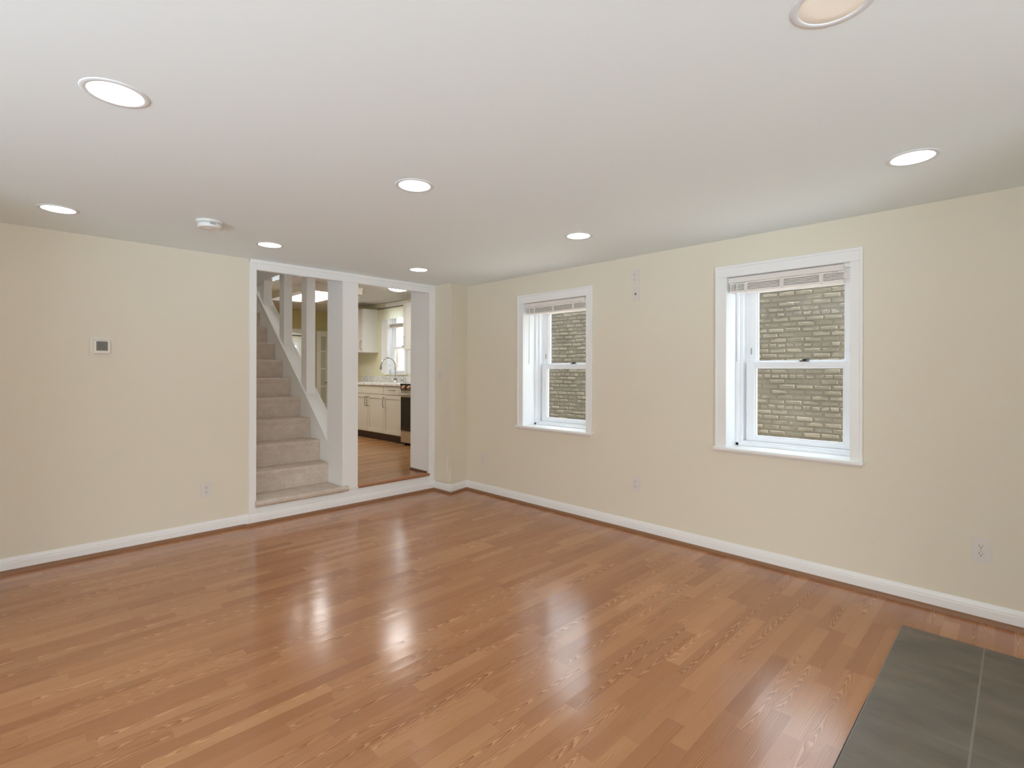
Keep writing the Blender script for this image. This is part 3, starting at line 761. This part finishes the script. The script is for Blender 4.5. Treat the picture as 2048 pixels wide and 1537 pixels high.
# boxed fluorescent light on the ceiling
zb = 2.395
lt = thing('box_light', 'long rectangular box light glowing on the dining ceiling', 'ceiling light', (-3.27, -.26, KH))
X0, X1_, Y0, Y1 = -3.75, -2.47, -.50, .03
bm = BM()
fw = .13
for (a, b, c, d_) in ((X0 - fw, X0, Y0 - fw, Y1 + fw), (X1_, X1_ + fw, Y0 - fw, Y1 + fw), (X0, X1_, Y0 - fw, Y0), (X0, X1_, Y1, Y1 + fw)):
    box(bm, a, b, c, d_, zb, KH, .004)
    box(bm, a - .006 if a < X0 else a, b + .006 if b > X1_ else b, c - .006 if c < Y0 else c, d_ + .006 if d_ > Y1 else d_, zb + .075, KH - .001, .003)
obj('frame', bm, 'oakframe', lt, True)
bm = BM(); box(bm, X0, X1_, Y0, Y1, zb + .006, zb + .016); obj('diffuser', bm, 'panel', lt, True)

# flush light near the doorway
lt = thing('flush_light', 'round flush ceiling light just inside the kitchen doorway', 'ceiling light', (-1.72, .38, KH))
bm = BM(); lathe(bm, [(0, 0), (.17, 0), (.17, -.010), (.162, -.016), (.15, -.016)], 48); obj('rim', bm, 'chrome', lt)
bm = BM(); lathe(bm, [(.155, -.012), (.15, -.045), (.12, -.075), (.06, -.09), (0, -.093)], 48); obj('shade', bm, 'panel_flush', lt)

MW['panel_hot'] = mat('stair_fill_glow', (0.9, 0.9, 0.9), 0.5, emit=(1.0, 0.97, 0.92), estr=75.0)
lt = thing('stair_fill_light', 'unseen round fill light added high above the stairs', 'ceiling light', (-1.9, -1.7, 4.9))  # unseen lamp added to brighten the upper steps and stairwell
bm = BM(); lathe(bm, [(0, 0), (.21, 0), (.21, -.02), (.20, -.03), (.19, -.03)], 40); obj('rim', bm, 'chrome', lt)
bm = BM(); lathe(bm, [(.20, -.022), (.18, -.06), (.12, -.09), (0, -.10)], 40); obj('shade', bm, 'panel_hot', lt)

lt = thing('front_room_fill_light', 'unseen round fill light added to brighten the front room', 'ceiling light', (-6.9, .35, 2.5))  # hidden lamp added because the far room came out too dark
bm = BM(); lathe(bm, [(0, 0), (.20, 0), (.20, -.015), (.18, -.02)], 40); obj('rim', bm, 'chrome', lt)
bm = BM(); lathe(bm, [(.185, -.015), (.17, -.05), (.10, -.075), (0, -.08)], 40); obj('shade', bm, 'panel_flush', lt)

# ------------------------------------------------------------------ kitchen cabinets
YF = .62                                     # face of the doors
def pull(bm, p0, p1, out=(0, -1, 0), r=.0055):
    p0, p1, o = Vector(p0), Vector(p1), Vector(out) * .032
    tube(bm, [p0, p0 + o * .85, p0 + o + (p1 - p0) * .05, p1 + o - (p1 - p0) * .05, p1 + o * .85, p1], r, 8)
def shaker(bm, x0, x1, z0, z1, y, fr=.058, th=.02):
    box(bm, x0, x0 + fr, y, y + th, z0, z1, .002); box(bm, x1 - fr, x1, y, y + th, z0, z1, .002)
    box(bm, x0 + fr, x1 - fr, y, y + th, z1 - fr, z1, .002); box(bm, x0 + fr, x1 - fr, y, y + th, z0, z0 + fr, .002)
    box(bm, x0 + fr - .002, x1 - fr + .002, y + .009, y + th, z0 + fr - .002, z1 - fr + .002)
CT = 1.085
def base_cab(x0, x1, label, doors, false_front):
    c = thing('base_cabinet', label, 'cabinet', ((x0 + x1) / 2, .95, ZF), group='greige base cabinets')
    bm = BM(); box(bm, x0, x1, YF + .021, WY - .004, ZF + .115, CT - .036, .001); obj('body', bm, 'cab', c, True)
    bm = BM(); box(bm, x0, x1, YF + .075, WY - .004, ZF, ZF + .118); obj('toe_kick', bm, 'toe', c, True)
    bm = BM(); box(bm, x0 + .003, x1 - .003, YF, YF + .02, .912, CT - .045, .003)
    if false_front: obj('false_front', bm, 'cab', c, True)
    else:
        dr = obj('drawer', bm, 'cab', c, True); xm = (x0 + x1) / 2
        b = BM(); pull(b, (xm - .075, YF, .985), (xm + .075, YF, .985)); obj('pull', b, 'nickel', dr, True)
    w_ = (x1 - x0) / doors
    for k in range(doors):
        a, b_ = x0 + k * w_ + .003, x0 + (k + 1) * w_ - .003
        bm = BM(); shaker(bm, a, b_, ZF + .125, .905, YF); dd = obj('door', bm, 'cab', c, True)
        hx = b_ - .03 if (doors == 2 and k == 0) else a + .03
        b = BM(); pull(b, (hx, YF, .715), (hx, YF, .865)); obj('pull', b, 'nickel', dd, True)
    return c
base_cab(-3.49, -2.53, 'greige sink cabinet with two shaker doors below the faucet', 2, True)
base_cab(-2.53, -2.02, 'greige cabinet with one drawer and door beside the range', 1, False)
base_cab(-4.40, -3.49, 'greige corner cabinet past the sink cabinet, mostly hidden', 2, True)
ct = thing('countertop', 'white veined marble countertop under the kitchen window, beside the range', 'countertop', (-3.2, .95, CT - .036))
bm = BM(); box(bm, -4.40, -2.012, YF - .022, WY - .003, CT - .035, CT, .004); obj('slab', bm, 'marble', ct, True)
bm = BM(); box(bm, -4.40, -1.30, WY - .022, WY - .002, CT + .001, CT + .105, .003); tag(obj('backsplash', bm, 'marble'), 'low veined marble backsplash strip behind the faucet', 'backsplash')

# faucet with tall gooseneck reaching over the sink
f = thing('faucet', 'chrome gooseneck faucet on the marble countertop', 'faucet', (-3.0, 1.13, CT))
bm = BM(); lathe(bm, [(0, 0), (.03, 0), (.03, .006), (.024, .012), (.022, .08), (.017, .095), (0, .095)], 28); obj('base', bm, 'chrome', f)
bm = BM()
pts = [(0, 0, .09), (0, 0, .27)]
for k in range(1, 13):
    a = PI * k / 12
    pts.append((-.035 * (1 - math.cos(a)), -.115 * (1 - math.cos(a)), .27 + .145 * math.sin(a)))
pts.append((-.07, -.232, .265)); tube(bm, pts, .0125, 14); obj('spout', bm, 'chrome', f)
bm = BM(); tube(bm, [(-.07, -.231, .285), (-.0705, -.234, .255), (-.071, -.236, .215)], [.014, .018, .0175], 16); obj('spray_head', bm, 'nickel', f)
bm = BM(); tube(bm, [(-.03, -.09, .30), (-.028, -.085, .16), (-.024, -.07, .115), (-.01, -.03, .085)], .006, 10); obj('hose', bm, 'chrome', f)
bm = BM(); tube(bm, [(.02, 0, .055), (.05, -.004, .06), (.075, -.008, .075)], [.008, .007, .006], 10); obj('lever', bm, 'chrome', f)
s = thing('soap_dispenser', 'small chrome soap dispenser standing beside the faucet', 'soap dispenser', (-2.78, 1.13, CT))
bm = BM(); lathe(bm, [(0, 0), (.022, 0), (.022, .008), (.016, .014), (.016, .05), (.020, .055), (.020, .082), (0, .086)], 24); obj('body', bm, 'chrome', s)
bm = BM(); tube(bm, [(0, 0, .075), (-.012, -.035, .08), (-.02, -.065, .072)], .006, 10); obj('nozzle', bm, 'chrome', s)

# range
r = thing('kitchen_range', 'stainless steel range with black oven door behind the doorway jamb', 'stove', (-1.62, .94, ZF))
RX0, RX1, RY = -2.005, -1.245, .60
bm = BM(); box(bm, RX0, RX1, RY + .03, WY - .03, ZF + .04, CT - .02, .004); obj('body', bm, 'steel', r, True)
bm = BM(); box(bm, RX0, RX1, RY - .01, WY - .025, CT - .02, CT + .008, .004); obj('cooktop', bm, 'black', r, True)
bm = BM(); box(bm, RX0, RX1, RY - .004, RY + .03, 1.0, CT - .02, .004); obj('control_panel', bm, 'blackm', r, True)
for k in range(5):
    bm = BM(); x = RX0 + .10 + k * .14; cyl(bm, (x, RY - .004, 1.036), (x, RY - .014, 1.036), .03, 24); cyl(bm, (x, RY - .012, 1.036), (x, RY - .038, 1.036), .023, 24, .020); obj('knob', bm, 'bronze', r, True)
bm = BM(); box(bm, RX0 + .003, RX1 - .003, RY, RY + .03, .395, .985, .004); dd = obj('oven_door', bm, 'steel', r, True)
b = BM(); box(b, RX0 + .006, RX1 - .006, RY - .003, RY + .002, .40, .895, .002); obj('door_glass', b, 'black', dd, True)
b = BM(); tube(b, [(RX0 + .03, RY - .05, .940), (RX1 - .03, RY - .05, .940)], .016, 14)
for x in (RX0 + .06, RX1 - .06): cyl(b, (x, RY, .940), (x, RY - .05, .940), .010)
obj('handle', b, 'steel', dd, True)
bm = BM(); box(bm, RX0 + .003, RX1 - .003, RY, RY + .03, .225, .385, .004); obj('drawer', bm, 'steel', r, True)
for x in (RX0 + .05, RX1 - .05):
    bm = BM(); cyl(bm, (x, RY + .06, ZF), (x, RY + .06, ZF + .045), .018, 14); obj('foot', bm, 'blackm', r, True)

# wall cabinets
def wall_cab(x0, x1, z0, z1, label, handle_left):
    c = thing('wall_cabinet', label, 'cabinet', ((x0 + x1) / 2, 1.1, z0), group='white wall cabinets')
    yf = .955
    bm = BM(); box(bm, x0, x1, yf + .021, WY, z0, z1, .002); obj('body', bm, 'cab_white', c, True)
    bm = BM(); shaker(bm, x0 + .003, x1 - .003, z0 + .003, z1 - .003, yf); dd = obj('door', bm, 'cab_white', c, True)
    hx = x0 + .028 if handle_left else x1 - .028
    b = BM(); pull(b, (hx, yf, z0 + .05), (hx, yf, z0 + .20)); obj('pull', b, 'nickel', dd, True)
    return c
wall_cab(-4.40, -3.80, 1.612, 2.392, 'white wall cabinet with its side panel facing the doorway', False)
wall_cab(-2.500, -2.04, 1.622, 2.37, 'white wall cabinet to the window side, above the range', True)

# kitchen window, blind, valance
w = thing('window_3', 'white double-hung kitchen window above the faucet', 'window', (-3.08, WY, 1.235), kind='structure')
bm = BM(); x0, x1, z0, z1 = KW
for a, b in ((x0 - .075, x0), (x1, x1 + .075)): box(bm, a, b, WY - .018, WY, z0 - .02, z1 + .06, .003)
box(bm, x0, x1, WY - .018, WY, z1, z1 + .06, .003); box(bm, x0 - .08, x1 + .08, WY - .03, WY + .1, z0 - .022, z0, .004); obj('casing', bm, 'trim', w, True)
bm = BM()
for a, b in ((x0 - .22, x0), (x1, x1 + .22)): box(bm, a, b, WY - .001, WY + .10, z0, z1)
for a, b in ((x0 - .22, x0 + .034), (x1 - .034, x1 + .22)): box(bm, a, b, WY + .088, WY + .135, z0, z1, .003)
box(bm, x0, x1, WY + .07, WY + .14, z1 - .05, z1, .003); box(bm, x0, x1, WY + .07, WY + .14, z0, z0 + .03, .003); obj('frame', bm, 'vinyl', w, True)
for nm, a, b, yy in (('lower_sash', z0 + .02, 1.705, .085), ('upper_sash', 1.675, z1 - .04, .118)):
    bm = BM(); xa, xb = x0 + .03, x1 - .03
    box(bm, xa, xa + .045, WY + yy, WY + yy + .032, a, b, .003); box(bm, xb - .045, xb, WY + yy, WY + yy + .032, a, b, .003)
    box(bm, xa + .04, xb - .04, WY + yy + .0006, WY + yy + .031, a + .0006, a + .035, .003); box(bm, xa + .04, xb - .04, WY + yy + .0006, WY + yy + .031, b - .035, b - .0006, .003); s_ = obj(nm, bm, 'vinyl', w, True)
    bm = BM(); box(bm, xa + .04, xb - .04, WY + yy + .014, WY + yy + .018, a + .03, b - .03); obj('glass', bm, 'glass', s_, True)
bm = BM(); xm = -3.17; box(bm, xm - .03, xm + .03, WY + .088, WY + .116, 1.705, 1.716, .003); cyl(bm, (xm, WY + .102, 1.712), (xm, WY + .102, 1.724), .012); obj('sash_lock', bm, 'nickel', w, True)
t = thing('window_blind', 'cream blind raised under the valance of the kitchen window', 'blind', (-3.08, WY + .04, 2.1), group='raised window blinds')
bm = BM(); box(bm, x0 + .014, x1 - .014, WY + .02, WY + .06, 2.375, 2.415, .003); obj('headrail', bm, 'blind', t, True)
bm = BM()
for k in range(8): box(bm, x0 + .018, x1 - .018, WY + .015, WY + .063, 2.060 + k * .0065, 2.0635 + k * .0065, .0008, 1)
obj('slat_stack', bm, 'blind', t, True)
bm = BM(); box(bm, x0 + .016, x1 - .016, WY + .014, WY + .064, 2.040, 2.056, .003); obj('bottom_rail', bm, 'blind', t, True)
bm = BM(); tube(bm, [(-3.42, WY + .01, 2.10), (-3.44, WY - .01, 1.95), (-3.50, WY - .025, 1.60), (-3.53, WY - .025, 1.36)], .003, 6); obj('lift_cord', bm, 'vinyl', t, True)
v = thing('window_valance', 'sheer cream valance hanging on a dark rod over the kitchen window', 'valance', (-3.1, WY - .06, 2.37))
bm = BM(); n = 90; tA = bmesh.new(); rows = []
for k in range(n + 1):
    q = k / n; x = -3.66 + q * 1.16; yy = WY - .065 + .014 * math.sin(q * 2 * PI * 13) + .004 * math.sin(q * 51)
    ztop = 2.388 - .012 * (0.5 + .5 * math.cos(q * 2 * PI * 13))
    rows.append([tA.verts.new((x, yy, z)) for z in (2.190, 2.25, 2.31, 2.36, ztop)])
for A, B in zip(rows, rows[1:]):
    for j in range(4):
        fa = tA.faces.new((A[j], B[j], B[j + 1], A[j + 1])); fa.smooth = True
add(bm, tA); va = obj('cloth', bm, 'fabric', v, True)
bm = BM(); tube(bm, [(-3.70, WY - .062, 2.392), (-2.45, WY - .062, 2.392)], .010, 10); lathe(bm, [(0, -.02), (.018, -.01), (.02, 0), (.012, .015), (0, .02)], 16, Matrix.Translation((-3.70, WY - .062, 2.392)))
for x in (-3.63, -2.52): box(bm, x - .006, x + .006, WY - .062, WY, 2.386, 2.398)
obj('rod', bm, 'nickel', v, True)
# kitchen outlet
dup(oa, (-4.16, WY, 1.30), 0, 'small outlet on the kitchen wall left of the faucet')

# ------------------------------------------------------------------ outside: neighbour's brick wall, alley
def brick_wall(name, x0, x1, y, z0, z1, m, label, seed, thick=.3):
    rnd = random.Random(seed); t = bmesh.new()
    course, bl, joint = .0705, .212, .015
    nz = int((z1 - z0) / course)
    def quad(vs): t.faces.new(vs)
    for r in range(nz):
        zb_ = z0 + r * course; header = r % 6 == 3
        step = .108 if header else bl
        x = x0 + (0 if r % 2 else -step / 2) + rnd.uniform(-.03, .03)
        while x < x1:
            xa, xb = max(x0, x + joint / 2 + rnd.uniform(-.004, .004)), min(x1, x + step - joint / 2 + rnd.uniform(-.004, .004)); x += step
            if xb - xa < .03: continue
            za, zb2 = zb_ + joint / 2 + rnd.uniform(-.004, .004), zb_ + course - joint / 2 + rnd.uniform(-.004, .004)
            worn = rnd.random() < .10
            pro = rnd.uniform(.003, .005) if worn else rnd.uniform(.006, .013)
            tilt = rnd.uniform(-.0022, .0016); tilt2 = rnd.uniform(-.0016, .0016)
            NX, NZ = (7, 6)
            g = []
            for j in range(NZ):
                row = []
                for i in range(NX):
                    fx, fz = i / (NX - 1), j / (NZ - 1)
                    edge = i in (0, NX - 1) or j in (0, NZ - 1)
                    # keep the ring next to the edge close to it so that the arrises stay tight
                    fx = (0, .028, .085, .5, .915, .972, 1)[i]; fz = (0, .11, .26, .74, .89, 1)[j]
                    px = xa + (xb - xa) * fx; pz = za + (zb2 - za) * fz
                    if edge: py = y + .001
                    else:
                        py = y - max(0.002, pro + tilt * (fz - .5) * 2 + tilt2 * (fx - .5) * 2 + rnd.uniform(-.0014, .0014)); px += rnd.uniform(-.003, .003); pz += rnd.uniform(-.003, .003)
                    row.append(t.verts.new((px, py, pz)))
                g.append(row)
            for j in range(NZ - 1):
                for i in range(NX - 1):
                    t.faces.new((g[j][i], g[j][i + 1], g[j + 1][i + 1], g[j + 1][i])).smooth = True
    bm = BM(); add(bm, t)
    box(bm, x0, x1, y, y + thick, z0, z1 + .05)
    return struct(name, bm, m, label, 'wall')
brick_wall('wall_neighbour', -3.6, 7.5, 4.0, -.3, 3.2, 'brick', 'painted greige brick wall of the neighbouring house outside the windows', 3)
brick_wall('wall_neighbour_low', -7.15, -3.6, 4.0, -.3, 1.95, 'brick', 'low painted brick wall seen through the kitchen window', 4)
brick_wall('wall_neighbour_far', -15.0, -10.6, 6.0, -.3, 4.2, 'brick2', 'brown brick wall of the next house along the alley', 5, .08)
bm = BM(); box(bm, -14, 9, .28, 9.0, -.4, -.3); struct('ground', bm, 'ground', 'concrete alley strip between the two houses', 'ground')
